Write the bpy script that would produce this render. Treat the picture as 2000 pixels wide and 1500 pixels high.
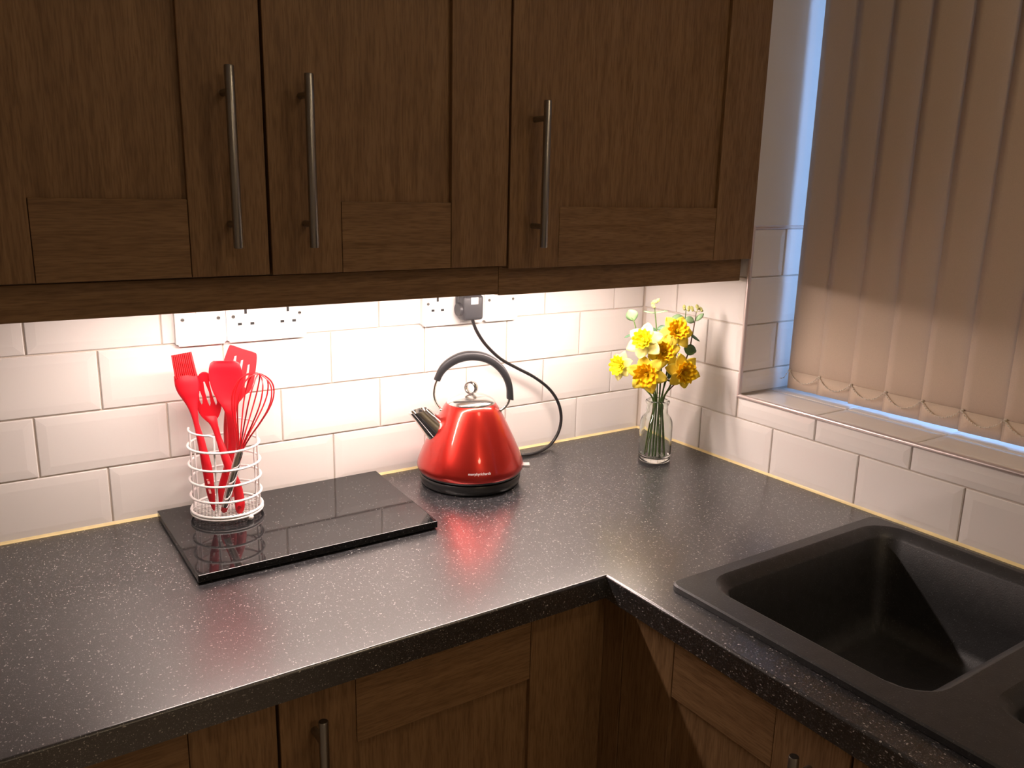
import bpy, bmesh, math, random
from mathutils import Vector, Matrix
random.seed(7)
for o in list(bpy.data.objects):
    bpy.data.objects.remove(o)
scene = bpy.context.scene
COL = scene.collection
PI = math.pi
H = 0.91                        # worktop height above the floor; geometry below is written with z = 0 on the worktop

# ------------------------------------------------------------------ camera
F_PX = 1614.229
CAM = Vector((-1.38748, -1.49290, 0.58258))
YAW, PITCH, ROLL = 0.591988, 0.232600, 0.022245
FWD = Vector((math.sin(YAW)*math.cos(PITCH), math.cos(YAW)*math.cos(PITCH), -math.sin(PITCH)))
R0 = Vector((math.cos(YAW), -math.sin(YAW), 0)); U0 = R0.cross(FWD)
RGT = R0*math.cos(ROLL) + U0*math.sin(ROLL); UPV = RGT.cross(FWD)
cd = bpy.data.cameras.new('camera'); cam = bpy.data.objects.new('camera', cd); COL.objects.link(cam)
cd.sensor_width = 36; cd.lens = F_PX/2000*36; cd.clip_start = 0.02
m = Matrix((RGT, UPV, -FWD)).transposed().to_4x4(); m.translation = CAM + Vector((0, 0, H))
cam.matrix_world = m
scene.camera = cam

# ------------------------------------------------------------------ world (dusk), exposure
w = bpy.data.worlds.new('dusk'); scene.world = w; w.use_nodes = True
bg = w.node_tree.nodes['Background']
bg.inputs[0].default_value = (0.27, 0.50, 1.0, 1); bg.inputs[1].default_value = 8.0
vs = scene.view_settings
vs.view_transform = 'Standard'; vs.look = 'None'; vs.gamma = 1; vs.exposure = 0.0; vs.use_curve_mapping = False
STRIP_L = 110.0                 # radiance of the strip light under the wall cabinets
LAMP_L = 12.0                   # radiance of the ceiling lamp over the sink side
FILL_L = 26.0                  # radiance of the far fill lamp, added unseen to brighten the base cabinets

# ------------------------------------------------------------------ pixel helpers
def ray(u, v):
    return RGT*((u-1000)/F_PX) - UPV*((v-750)/F_PX) + FWD
def onz(u, v, z=0.0):
    d = ray(u, v); return CAM + d*((z-CAM.z)/d.z)
def ony(u, v, y=0.0):
    d = ray(u, v); return CAM + d*((y-CAM.y)/d.y)
class Axis:
    """upright plane through a standing thing, square to the view; depth counts towards the viewer"""
    def __init__(s, x, y):
        s.o = Vector((x, y, 0)); n = s.o - CAM; n.z = 0; n.normalize()
        s.n = -n; s.r = Vector((n.y, -n.x, 0))
    def at(s, u, v, d=0.0):
        dr = ray(u, v); t = (s.o + s.n*d - CAM).dot(s.n)/dr.dot(s.n); return CAM + dr*t
    def loc(s, a, z, d=0.0):
        return s.o + s.r*a + s.n*d + Vector((0, 0, z))

# ------------------------------------------------------------------ materials
MATS = {}
def new_mat(name):
    m = bpy.data.materials.new(name); m.use_nodes = True; MATS[name] = m
    nt = m.node_tree; return m, nt, nt.nodes['Principled BSDF']
def pbsdf(name, col, rough=0.5, metal=0.0, spec=0.5, coat=0.0, trans=0.0, ior=None, sss=0.0, bump=None, var=None):
    m, nt, b = new_mat(name)
    b.inputs['Base Color'].default_value = (*col, 1); b.inputs['Roughness'].default_value = rough
    b.inputs['Metallic'].default_value = metal; b.inputs['Specular IOR Level'].default_value = spec
    b.inputs['Coat Weight'].default_value = coat; b.inputs['Coat Roughness'].default_value = 0.05
    b.inputs['Transmission Weight'].default_value = trans
    if ior: b.inputs['IOR'].default_value = ior
    if sss:
        b.inputs['Subsurface Weight'].default_value = sss; b.inputs['Subsurface Radius'].default_value = (0.004, 0.002, 0.001)
    if bump or var:
        tc = nt.nodes.new('ShaderNodeTexCoord'); n = nt.nodes.new('ShaderNodeTexNoise')
        n.inputs['Scale'].default_value = (bump or var)[0]; n.inputs['Detail'].default_value = 3
        nt.links.new(tc.outputs['Object'], n.inputs['Vector'])
        if bump:
            bp = nt.nodes.new('ShaderNodeBump'); bp.inputs['Strength'].default_value = bump[1]; bp.inputs['Distance'].default_value = 0.002
            nt.links.new(n.outputs['Fac'], bp.inputs['Height']); nt.links.new(bp.outputs['Normal'], b.inputs['Normal'])
        if var:
            r = nt.nodes.new('ShaderNodeValToRGB'); k = var[1]
            r.color_ramp.elements[0].color = (*[c*(1-k) for c in col], 1); r.color_ramp.elements[1].color = (*[min(1, c*(1+k)) for c in col], 1)
            r.color_ramp.elements[0].position = .3; r.color_ramp.elements[1].position = .7
            nt.links.new(n.outputs['Fac'], r.inputs['Fac']); nt.links.new(r.outputs['Color'], b.inputs['Base Color'])
    return m
def oak(name, scale):
    m, nt, b = new_mat(name)
    tc = nt.nodes.new('ShaderNodeTexCoord'); oi = nt.nodes.new('ShaderNodeObjectInfo')
    ad = nt.nodes.new('ShaderNodeVectorMath'); ad.operation = 'ADD'
    cm = nt.nodes.new('ShaderNodeVectorMath'); cm.operation = 'SCALE'; cm.inputs['Scale'].default_value = 9.0
    cx = nt.nodes.new('ShaderNodeCombineXYZ')
    for i in range(3): nt.links.new(oi.outputs['Random'], cx.inputs[i])
    nt.links.new(cx.outputs[0], cm.inputs[0]); nt.links.new(tc.outputs['Object'], ad.inputs[0]); nt.links.new(cm.outputs[0], ad.inputs[1])
    mp = nt.nodes.new('ShaderNodeMapping'); mp.inputs['Scale'].default_value = scale; nt.links.new(ad.outputs[0], mp.inputs['Vector'])
    n1 = nt.nodes.new('ShaderNodeTexNoise'); n1.inputs['Scale'].default_value = 5; n1.inputs['Detail'].default_value = 5; n1.inputs['Roughness'].default_value = .65; n1.inputs['Distortion'].default_value = .6
    nt.links.new(mp.outputs[0], n1.inputs['Vector'])
    n2 = nt.nodes.new('ShaderNodeTexNoise'); n2.inputs['Scale'].default_value = 34; n2.inputs['Detail'].default_value = 3
    nt.links.new(mp.outputs[0], n2.inputs['Vector'])
    r1 = nt.nodes.new('ShaderNodeValToRGB'); e = r1.color_ramp.elements
    e[0].position = .28; e[0].color = (.195, .110, .050, 1); e[1].position = .72; e[1].color = (.315, .190, .092, 1)
    r2 = nt.nodes.new('ShaderNodeValToRGB'); e = r2.color_ramp.elements
    e[0].position = .34; e[0].color = (.62, .58, .55, 1); e[1].position = .56; e[1].color = (1, 1, 1, 1)
    mx = nt.nodes.new('ShaderNodeMixRGB'); mx.blend_type = 'MULTIPLY'; mx.inputs[0].default_value = .75
    nt.links.new(n1.outputs['Fac'], r1.inputs[0]); nt.links.new(n2.outputs['Fac'], r2.inputs[0])
    nt.links.new(r1.outputs[0], mx.inputs[1]); nt.links.new(r2.outputs[0], mx.inputs[2]); nt.links.new(mx.outputs[0], b.inputs['Base Color'])
    bp = nt.nodes.new('ShaderNodeBump'); bp.inputs['Strength'].default_value = .15; bp.inputs['Distance'].default_value = .001
    nt.links.new(n2.outputs['Fac'], bp.inputs['Height']); nt.links.new(bp.outputs[0], b.inputs['Normal'])
    b.inputs['Roughness'].default_value = .5; b.inputs['Specular IOR Level'].default_value = .3
    return m
oak('oak_v', (14, 14, 1.0)); oak('oak_x', (1.0, 14, 14)); oak('oak_y', (14, 1.0, 14))
def speckle(name, base, rough, layers, spec=.5, bumpy=0):
    m, nt, b = new_mat(name)
    tc = nt.nodes.new('ShaderNodeTexCoord'); prev = None
    nz = nt.nodes.new('ShaderNodeTexNoise'); nz.inputs['Scale'].default_value = 60; nt.links.new(tc.outputs['Object'], nz.inputs['Vector'])
    rb = nt.nodes.new('ShaderNodeValToRGB'); rb.color_ramp.elements[0].color = (*[c*.6 for c in base], 1); rb.color_ramp.elements[1].color = (*[c*1.5 for c in base], 1)
    nt.links.new(nz.outputs['Fac'], rb.inputs[0]); prev = rb.outputs[0]
    for (sc, stretch, rot, size, keep, col) in layers:
        mp = nt.nodes.new('ShaderNodeMapping'); mp.inputs['Scale'].default_value = stretch; mp.inputs['Rotation'].default_value = rot
        wn = nt.nodes.new('ShaderNodeTexNoise'); wn.inputs['Scale'].default_value = 25
        nt.links.new(tc.outputs['Object'], wn.inputs['Vector'])
        vm = nt.nodes.new('ShaderNodeVectorMath'); vm.operation = 'MULTIPLY_ADD'; vm.inputs[1].default_value = (.02, .02, .02)
        nt.links.new(wn.outputs['Color'], vm.inputs[0]); nt.links.new(tc.outputs['Object'], vm.inputs[2]); nt.links.new(vm.outputs[0], mp.inputs['Vector'])
        v = nt.nodes.new('ShaderNodeTexVoronoi'); v.inputs['Scale'].default_value = sc
        nt.links.new(mp.outputs[0], v.inputs['Vector'])
        lt = nt.nodes.new('ShaderNodeMath'); lt.operation = 'LESS_THAN'; lt.inputs[1].default_value = size
        nt.links.new(v.outputs['Distance'], lt.inputs[0])
        sp = nt.nodes.new('ShaderNodeSeparateColor'); nt.links.new(v.outputs['Color'], sp.inputs[0])
        gt = nt.nodes.new('ShaderNodeMath'); gt.operation = 'LESS_THAN'; gt.inputs[1].default_value = keep
        nt.links.new(sp.outputs[0], gt.inputs[0])
        mu = nt.nodes.new('ShaderNodeMath'); mu.operation = 'MULTIPLY'; nt.links.new(lt.outputs[0], mu.inputs[0]); nt.links.new(gt.outputs[0], mu.inputs[1])
        mu2 = nt.nodes.new('ShaderNodeMath'); mu2.operation = 'MULTIPLY'; nt.links.new(mu.outputs[0], mu2.inputs[0]); nt.links.new(sp.outputs[1], mu2.inputs[1])
        mx = nt.nodes.new('ShaderNodeMixRGB'); mx.inputs[2].default_value = (*col, 1)
        nt.links.new(mu2.outputs[0], mx.inputs[0]); nt.links.new(prev, mx.inputs[1]); prev = mx.outputs[0]
    nt.links.new(prev, b.inputs['Base Color']); b.inputs['Roughness'].default_value = rough; b.inputs['Specular IOR Level'].default_value = spec
    if spec > .9: b.inputs['IOR'].default_value = 1.62
    if bumpy:
        n = nt.nodes.new('ShaderNodeTexNoise'); n.inputs['Scale'].default_value = 500; nt.links.new(tc.outputs['Object'], n.inputs['Vector'])
        bp = nt.nodes.new('ShaderNodeBump'); bp.inputs['Strength'].default_value = bumpy; bp.inputs['Distance'].default_value = .0006
        nt.links.new(n.outputs['Fac'], bp.inputs['Height']); nt.links.new(bp.outputs[0], b.inputs['Normal'])
    return m
speckle('worktop', (.015, .015, .017), .29, [(430, (1, .45, 1), (0, 0, .6), .31, .31, (.46, .44, .43)), (300, (.5, 1, 1), (0, 0, .2), .26, .09, (.62, .60, .58)), (800, (1, 1, 1), (0, 0, 0), .34, .50, (.19, .19, .20))], spec=1.0)
speckle('granite', (.010, .010, .011), .05, [(300, (1, 1, 1), (0, 0, 0), .30, .28, (.085, .085, .085))], spec=.36)
speckle('sink_black', (.020, .020, .021), .42, [(420, (1, 1, 1), (0, 0, 0), .30, .3, (.08, .08, .08))], spec=.55, bumpy=.35)
pbsdf('tile', (.80, .765, .735), .16, spec=.5, var=(3, .02))
pbsdf('grout', (.67, .60, .53), .9, bump=(300, .3))
pbsdf('plaster', (.72, .69, .66), .85, bump=(60, .15))
pbsdf('ceiling_white', (.75, .73, .70), .9, var=(3, .03))
pbsdf('sealant', (.80, .66, .34), .45, var=(20, .12))
pbsdf('edge_trim', (.72, .62, .60), .28, metal=.55, var=(8, .05))
pbsdf('chrome_soft', (.82, .81, .80), .20, metal=1, var=(10, .02))
pbsdf('steel', (.34, .33, .31), .32, metal=1, bump=(400, .1))
pbsdf('chrome', (.82, .81, .80), .10, metal=1, var=(10, .02))
pbsdf('kettle_red', (.54, .030, .021), .30, metal=.86, coat=.6, var=(30, .05))
pbsdf('black_plastic', (.016, .016, .017), .32, var=(40, .1))
pbsdf('handle_black', (.022, .022, .024), .42, var=(40, .1))
pbsdf('print_white', (.80, .76, .74), .5, var=(40, .05))
pbsdf('wire_white', (.86, .84, .83), .28, var=(30, .03))
pbsdf('silicone_red', (.56, .004, .014), .42, sss=.05, var=(15, .06))
pbsdf('silicone_deep', (.45, .005, .010), .35, var=(15, .06))
pbsdf('silicone_light', (.62, .025, .035), .45, var=(15, .06))
pbsdf('glass', (.93, .97, .94), .02, trans=1, ior=1.46, var=(5, .01))
pbsdf('pane', (.97, .98, .98), .0, trans=1, ior=1.05, var=(5, .01))
pbsdf('socket_white', (.82, .81, .79), .3, var=(20, .02))
pbsdf('slot_dark', (.02, .02, .02), .6, var=(20, .1))
pbsdf('plug_grey', (.055, .055, .060), .38, var=(20, .1))
pbsdf('cord_black', (.014, .013, .014), .4, var=(20, .1))
pbsdf('switch_grey', (.42, .41, .40), .35, var=(20, .05))
pbsdf('leaf_dark', (.085, .175, .095), .5, var=(50, .3))
pbsdf('leaf_pale', (.19, .32, .15), .5, var=(50, .25))
pbsdf('bud', (.38, .38, .12), .6, var=(50, .25))
pbsdf('stem_green', (.085, .16, .035), .5, var=(40, .25))
pbsdf('stem_brown', (.13, .085, .055), .6, var=(40, .25))
pbsdf('upvc', (.78, .78, .77), .3, var=(10, .02))
pbsdf('chain', (.70, .62, .52), .35, var=(80, .1))
pbsdf('floor_vinyl', (.68, .60, .52), .5, var=(6, .3))
pbsdf('carcase', (.30, .20, .11), .5, var=(6, .1))
pbsdf('housing', (.70, .70, .68), .4, var=(10, .03))
def fabric(name, col, tr):
    m, nt, b = new_mat(name)
    out = nt.nodes['Material Output']
    tc = nt.nodes.new('ShaderNodeTexCoord'); n = nt.nodes.new('ShaderNodeTexNoise'); n.inputs['Scale'].default_value = 900
    nt.links.new(tc.outputs['Object'], n.inputs['Vector'])
    r = nt.nodes.new('ShaderNodeValToRGB'); r.color_ramp.elements[0].color = (*[c*.88 for c in col], 1); r.color_ramp.elements[1].color = (*[min(1, c*1.1) for c in col], 1)
    nt.links.new(n.outputs['Fac'], r.inputs[0]); nt.links.new(r.outputs[0], b.inputs['Base Color'])
    b.inputs['Roughness'].default_value = .85; b.inputs['Specular IOR Level'].default_value = .15
    t = nt.nodes.new('ShaderNodeBsdfTranslucent'); t.inputs[0].default_value = (*col, 1)
    mx = nt.nodes.new('ShaderNodeMixShader'); mx.inputs[0].default_value = tr
    nt.links.new(b.outputs[0], mx.inputs[1]); nt.links.new(t.outputs[0], mx.inputs[2]); nt.links.new(mx.outputs[0], out.inputs['Surface'])
fabric('blind_fabric', (.68, .545, .43), .02)
fabric('petal_pale', (.93, .88, .36), .3); fabric('petal_yellow', (.96, .80, .12), .35); fabric('trumpet_lemon', (.96, .86, .03), .35); fabric('trumpet_orange', (.97, .66, .015), .35)
def emit(name, col, strength):
    m = bpy.data.materials.new(name); m.use_nodes = True; MATS[name] = m; nt = m.node_tree
    nt.nodes.remove(nt.nodes['Principled BSDF']); e = nt.nodes.new('ShaderNodeEmission')
    e.inputs[0].default_value = (*col, 1); e.inputs[1].default_value = strength
    nt.links.new(e.outputs[0], nt.nodes['Material Output'].inputs['Surface'])
emit('strip_glow', (1.0, .815, .735), STRIP_L)
emit('lamp_glow', (1.0, .76, .50), LAMP_L); emit('fill_glow_far', (1.0, .76, .50), FILL_L)
def worn_print(name, a, bcol):
    m, nt, b = new_mat(name)
    tc = nt.nodes.new('ShaderNodeTexCoord'); n = nt.nodes.new('ShaderNodeTexNoise'); n.inputs['Scale'].default_value = 260
    nt.links.new(tc.outputs['Object'], n.inputs['Vector'])
    r = nt.nodes.new('ShaderNodeValToRGB'); r.color_ramp.elements[0].position = .46; r.color_ramp.elements[1].position = .54
    r.color_ramp.elements[0].color = (*a, 1); r.color_ramp.elements[1].color = (*bcol, 1)
    nt.links.new(n.outputs['Fac'], r.inputs[0]); nt.links.new(r.outputs[0], b.inputs['Base Color']); b.inputs['Roughness'].default_value = .5
worn_print('worn_print', (.74, .02, .03), (.78, .45, .42))

# ------------------------------------------------------------------ mesh helpers
def box(bm, x0, x1, y0, y1, z0, z1, bevel=0.0, seg=1):
    vs_ = [bm.verts.new((x, y, z)) for x in (x0, x1) for y in (y0, y1) for z in (z0, z1)]
    fs = [bm.faces.new([vs_[i] for i in q]) for q in ((0, 1, 3, 2), (4, 6, 7, 5), (0, 4, 5, 1), (2, 3, 7, 6), (0, 2, 6, 4), (1, 5, 7, 3))]
    if bevel:
        es = list({e for f in fs for e in f.edges})
        bmesh.ops.bevel(bm, geom=es, offset=bevel, segments=seg, profile=.5, affect='EDGES')
def frames(pts, closed=False):
    n = len(pts); T = []
    for i in range(n):
        a = pts[(i-1) % n] if (closed or i > 0) else pts[i]; b = pts[(i+1) % n] if (closed or i < n-1) else pts[i]
        T.append((b-a).normalized())
    ref = Vector((0, 0, 1)) if abs(T[0].z) < .9 else Vector((1, 0, 0))
    N = [(ref - T[0]*ref.dot(T[0])).normalized()]
    for i in range(1, n):
        v = N[-1] - T[i]*N[-1].dot(T[i]); N.append(v.normalized())
    return T, N
def tube(bm, pts, r, seg=8, closed=False, cap=True):
    pts = [Vector(p) for p in pts]; n = len(pts); rr = r if isinstance(r, (list, tuple)) else [r]*n
    T, N = frames(pts, closed); rings = []
    for i in range(n):
        B = T[i].cross(N[i])
        rings.append([bm.verts.new(pts[i] + (N[i]*math.cos(2*PI*k/seg) + B*math.sin(2*PI*k/seg))*rr[i]) for k in range(seg)])
    for i in range(n if closed else n-1):
        a, b = rings[i], rings[(i+1) % n]
        for k in range(seg): bm.faces.new((a[k], a[(k+1) % seg], b[(k+1) % seg], b[k]))
    if cap and not closed:
        bm.faces.new(rings[0][::-1]); bm.faces.new(rings[-1])
def lathe(bm, prof, c=(0, 0), seg=48, ax=None):
    rings = []
    for r, z in prof:
        if r < 1e-6: rings.append([bm.verts.new((c[0], c[1], z))])
        else: rings.append([bm.verts.new((c[0]+r*math.cos(2*PI*k/seg), c[1]+r*math.sin(2*PI*k/seg), z)) for k in range(seg)])
    for a, b in zip(rings, rings[1:]):
        if len(a) == 1 and len(b) == 1: continue
        for k in range(seg):
            k2 = (k+1) % seg
            if len(a) == 1: bm.faces.new((a[0], b[k2], b[k]))
            elif len(b) == 1: bm.faces.new((a[k], a[k2], b[0]))
            else: bm.faces.new((a[k], a[k2], b[k2], b[k]))
    return rings
def ball(bm, c, r, u=12, v=8):
    bmesh.ops.create_uvsphere(bm, u_segments=u, v_segments=v, radius=r, matrix=Matrix.Translation(c))
def catmull(pts, n=6, closed=False):
    pts = [Vector(p) for p in pts]; out = []; L = len(pts)
    for i in range(L if closed else L-1):
        g = lambda j: pts[j % L] if closed else pts[max(0, min(L-1, j))]
        p0, p1, p2, p3 = g(i-1), g(i), g(i+1), g(i+2)
        for k in range(n):
            t = k/n
            out.append(.5*((2*p1) + (p2-p0)*t + (2*p0-5*p1+4*p2-p3)*t*t + (3*p1-p0-3*p2+p3)*t**3))
    if not closed: out.append(pts[-1])
    return out
def plate(bm, outer, holes, off):
    """flat sheet with holes; loops are lists of Vectors, off = thickness vector"""
    loops = [outer] + holes; A = []; B = []; ea = []; eb = []
    for lp in loops:
        a = [bm.verts.new(p) for p in lp]; b = [bm.verts.new(p+off) for p in lp]; A.append(a); B.append(b)
        n = len(lp)
        for k in range(n):
            ea.append(bm.edges.new((a[k], a[(k+1) % n]))); eb.append(bm.edges.new((b[k], b[(k+1) % n])))
    bmesh.ops.triangle_fill(bm, edges=ea, use_beauty=True, use_dissolve=False)
    bmesh.ops.triangle_fill(bm, edges=eb, use_beauty=True, use_dissolve=False)
    for a, b in zip(A, B):
        n = len(a)
        for k in range(n): bm.faces.new((a[k], a[(k+1) % n], b[(k+1) % n], b[k]))
def loft(bm, secs, n, seg=16):
    """secs: (left, right, thickness, dish); n = direction of thickness"""
    rings = []
    for L, R, t, dish in secs:
        c = (L+R)/2; h = (R-L)/2
        rings.append([bm.verts.new(c + h*math.cos(2*PI*k/seg) + n*(math.sin(2*PI*k/seg)*t/2 - dish*(1-math.cos(2*PI*k/seg)**2))) for k in range(seg)])
    for a, b in zip(rings, rings[1:]):
        for k in range(seg): bm.faces.new((a[k], a[(k+1) % seg], b[(k+1) % seg], b[k]))
    bm.faces.new(rings[0][::-1]); bm.faces.new(rings[-1])
BASE = {}
def link(o, parent):
    COL.objects.link(o)
    if parent is not None: o.parent = parent
def bmobj(name, bm, mat, parent=None, base=None, smooth=False, bevel=0.0, angle=40):
    """one mesh object; geometry given in worktop coordinates"""
    bmesh.ops.recalc_face_normals(bm, faces=bm.faces)
    b = BASE[parent.name] if parent is not None else Vector(base if base is not None else (0, 0, 0))
    bmesh.ops.translate(bm, verts=bm.verts, vec=-b)
    me = bpy.data.meshes.new(name); bm.to_mesh(me); bm.free()
    me.materials.append(MATS[mat])
    if smooth:
        me.shade_smooth() if hasattr(me, 'shade_smooth') else None
        if angle: me.set_sharp_from_angle(angle=math.radians(angle))
    o = bpy.data.objects.new(name, me); link(o, parent)
    if parent is None: o.location = b + Vector((0, 0, H))
    BASE[o.name] = b
    if bevel:
        md = o.modifiers.new('bevel', 'BEVEL'); md.width = bevel; md.segments = 2; md.limit_method = 'ANGLE'
    return o
def tag(o, label, cat, group=None):
    o['label'] = label; o['category'] = cat
    if group: o['group'] = group
    return o
def thing(name, base, label, cat, group=None):
    o = bpy.data.objects.new(name, None); COL.objects.link(o); o.empty_display_size = .02
    o.location = Vector(base) + Vector((0, 0, H)); BASE[o.name] = Vector(base); return tag(o, label, cat, group)
def struct(o): o['kind'] = 'structure'; return o
def bx(name, dims, mat, parent=None, base=None, bevel=0.0):
    bm = bmesh.new(); box(bm, *dims); 
    return bmobj(name, bm, mat, parent, base, bevel=bevel)

# ------------------------------------------------------------------ room shell
P, Q = .203, .1021              # tile pitch
XB, YR, Z1 = -.1960, -.2102, .1028
WL, WN, CEIL = -3.2, -3.4, 1.49
WIN_L, WIN_R, SILL, WIN_T = -.3166, -1.56, .1548, 1.22
G = .0052                       # grout face lies this far behind the tile face
struct(bx('floor', (WL-.1, .45, WN-.1, .1, -H-.05, -H), 'floor_vinyl'))
struct(bx('ceiling', (WL-.1, .45, WN-.1, .1, CEIL, CEIL+.05), 'ceiling_white'))
wall_back = struct(bx('wall_back', (WL, .25, G, .1, -H, CEIL), 'grout'))
struct(bx('wall_left', (WL-.1, WL, WN, .1, -H, CEIL), 'plaster'))
struct(bx('wall_front', (WL-.1, .45, WN-.1, WN, -H, CEIL), 'plaster'))
bm = bmesh.new()
box(bm, G, .30, WIN_L+G, G, -H, CEIL); box(bm, G, .30, WIN_R, WIN_L+G, -H, SILL-G); box(bm, G, .30, WIN_R, WIN_L+G, WIN_T, CEIL); box(bm, G, .30, WN, WIN_R, -H, CEIL)
wall_right = struct(bmobj('wall_right', bm, 'grout'))
# painted plaster above the tiles
struct(bx('plaster_reveal', (.0005, .30, WIN_L+.0005, WIN_L+G+.0005, .516, WIN_T), 'plaster', wall_right))
struct(bx('plaster_skin', (.0005, G+.0005, WIN_L+.001, -.002, .452, CEIL), 'plaster', wall_right))
TILE_ME = {}
def tile_mesh(w, h):
    k = (round(w, 4), round(h, 4))
    if k in TILE_ME: return TILE_ME[k]
    bm = bmesh.new(); b = min(.015, w*.3, h*.3); f = .0011
    rings = []
    for (ix, y) in ((0, G+.002), (0, f+.0012), (.0012, f), (b, 0.0)):
        rings.append([bm.verts.new((sx*(w/2-ix), y, sz*(h/2-ix))) for sx, sz in ((-1, -1), (1, -1), (1, 1), (-1, 1))])
    for a, c in zip(rings, rings[1:]):
        for i in range(4): bm.faces.new((a[i], a[(i+1) % 4], c[(i+1) % 4], c[i]))
    bm.faces.new(rings[-1]); bmesh.ops.recalc_face_normals(bm, faces=bm.faces)
    if bm.faces[-1].normal.y > 0: bmesh.ops.reverse_faces(bm, faces=bm.faces)
    me = bpy.data.meshes.new('tile'); bm.to_mesh(me); bm.free(); me.materials.append(MATS['tile']); TILE_ME[k] = me; return me
JG = .0028
def put_tile(parent, c, w, h, rot):
    if w < .012 or h < .012: return
    o = bpy.data.objects.new('tile', tile_mesh(w-JG, h-JG)); link(o, parent)
    o.location = Vector(c) + Vector((0, 0, H)) - parent.location; o.rotation_euler = rot
    wob = .0035
    o.rotation_euler.rotate_axis('X', random.uniform(-wob, wob)); o.rotation_euler.rotate_axis('Z', random.uniform(-wob, wob))
def rows(zmax):
    out = [(0.0, Z1)]; z = Z1
    while z < zmax-.01: out.append((z, min(z+Q, zmax))); z += Q
    return out
for i, (z0, z1) in enumerate(rows(.450)):
    s = XB + P if i % 2 == 0 else XB + P/2 + P
    while s > -1.95:
        a, b = max(s-P, -1.95), min(s, 0.0)
        if b - a > .012: put_tile(wall_back, ((a+b)/2, 0, (z0+z1)/2), b-a, z1-z0, (0, 0, 0))
        s -= P
RR = (0, 0, -PI/2)
for i, (z0, z1) in enumerate(rows(.450)):
    s = YR + P if i % 2 == 0 else YR - P/2 + P*2
    while s > -2.2:
        a, b = s-P, min(s, -.001)
        if b - a > .012:
            full = z1 <= SILL+.001
            if full: put_tile(wall_right, (0, (a+b)/2, (z0+z1)/2), b-a, z1-z0, RR)
            else:
                if a < WIN_L:           # cut round the window opening
                    if i == 1:
                        lo = min(b, WIN_L+.002)
                        put_tile(wall_right, (0, (max(a, -2.2)+lo)/2, (z0+SILL-.006)/2), lo-a, SILL-.006-z0, RR)
                    if b > WIN_L+.004: put_tile(wall_right, (0, (WIN_L+.003+b)/2, (z0+z1)/2), b-WIN_L-.003, z1-z0, RR)
                else: put_tile(wall_right, (0, (a+b)/2, (z0+z1)/2), b-a, z1-z0, RR)
        s -= P
# reveal tiles (face the room, y = WIN_L) and sill tiles
zr = SILL
for i, zt in enumerate((Z1+Q, Z1+2*Q, Z1+3*Q, Z1+4*Q)):
    if i % 2: put_tile(wall_right, (.0555, WIN_L, (zr+zt)/2), .103, zt-zr, (0, 0, 0)); put_tile(wall_right, (.204, WIN_L, (zr+zt)/2), .190, zt-zr, (0, 0, 0))
    else: put_tile(wall_right, (.1055, WIN_L, (zr+zt)/2), .203, zt-zr, (0, 0, 0)); put_tile(wall_right, (.255, WIN_L, (zr+zt)/2), .09, zt-zr, (0, 0, 0))
    zr = zt
s = WIN_L-.0005; e = -.508
while s > WIN_R:
    a = max(e, WIN_R)
    put_tile(wall_right, (.0555, (s+a)/2, SILL), .103, s-a, (-PI/2, 0, 0)); put_tile(wall_right, (.203, (s+a)/2, SILL), .19, s-a, (-PI/2, 0, 0))
    s, e = a, a-.2105
# tile edge trim round the opening, plaster bead above, sealant bead along the worktop
bm = bmesh.new()
def quad_round(bm, pts): tube(bm, pts, .0042, 8)
tube(bm, [Vector((.002, y, SILL-.0025)) for y in (WIN_L+.004, -.7, -1.1, WIN_R)], .0048, 10)
struct(bmobj('trim_1', bm, 'edge_trim', smooth=True))
bm = bmesh.new(); tube(bm, [Vector((.002, WIN_L+.0015, z)) for z in (SILL-.004, .3, .5175)], .0048, 10)
struct(bmobj('trim_2', bm, 'edge_trim', smooth=True))
bm = bmesh.new(); tube(bm, [Vector((x, WIN_L+.001, .5135)) for x in (.0, .1, .28)], .0042, 10)
struct(bmobj('trim_3', bm, 'edge_trim', smooth=True))
bm = bmesh.new()
def bead(bm, pa, pb, inw, w=.005, h=.0045):
    rings = []
    for p in (Vector(pa), Vector(pb)):
        rings.append([bm.verts.new(p + inw*a + Vector((0, 0, b))) for a, b in ((0, -.001), (w, -.001), (w, .0004), (w*.45, h*.45), (.0005, h), (0, h))])
    for k in range(6): bm.faces.new((rings[0][k], rings[0][(k+1) % 6], rings[1][(k+1) % 6], rings[1][k]))
    bm.faces.new(rings[0][::-1]); bm.faces.new(rings[1])
bead(bm, (-1.95, .0015, 0), (0, .0015, 0), Vector((0, -1, 0)))
struct(bmobj('trim_4', bm, 'sealant'))
bm = bmesh.new(); bead(bm, (.0015, 0, 0), (.0015, -2.2, 0), Vector((-1, 0, 0)))
struct(bmobj('trim_5', bm, 'sealant'))

# window behind the blind
win = struct(thing('window_1', (.26, (WIN_L+WIN_R)/2, SILL), 'white framed kitchen window behind the vertical blind', 'window'))
del win['category']; del win['label']
bm = bmesh.new(); x0, x1 = .235, .295
box(bm, x0, x1, WIN_R, WIN_L, SILL, SILL+.06); box(bm, x0, x1, WIN_R, WIN_L, WIN_T-.06, WIN_T)
for ya, yb in ((WIN_L-.14, WIN_L), ((WIN_L+WIN_R)/2-.05, (WIN_L+WIN_R)/2+.05), (WIN_R, WIN_R+.105)): box(bm, x0, x1, ya, yb, SILL+.06, WIN_T-.06)
struct(bmobj('window_frame', bm, 'upvc', win, bevel=.003))
struct(bx('pane', (.262, .268, WIN_R+.03, WIN_L-.03, SILL+.04, WIN_T-.04), 'pane', win))

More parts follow.
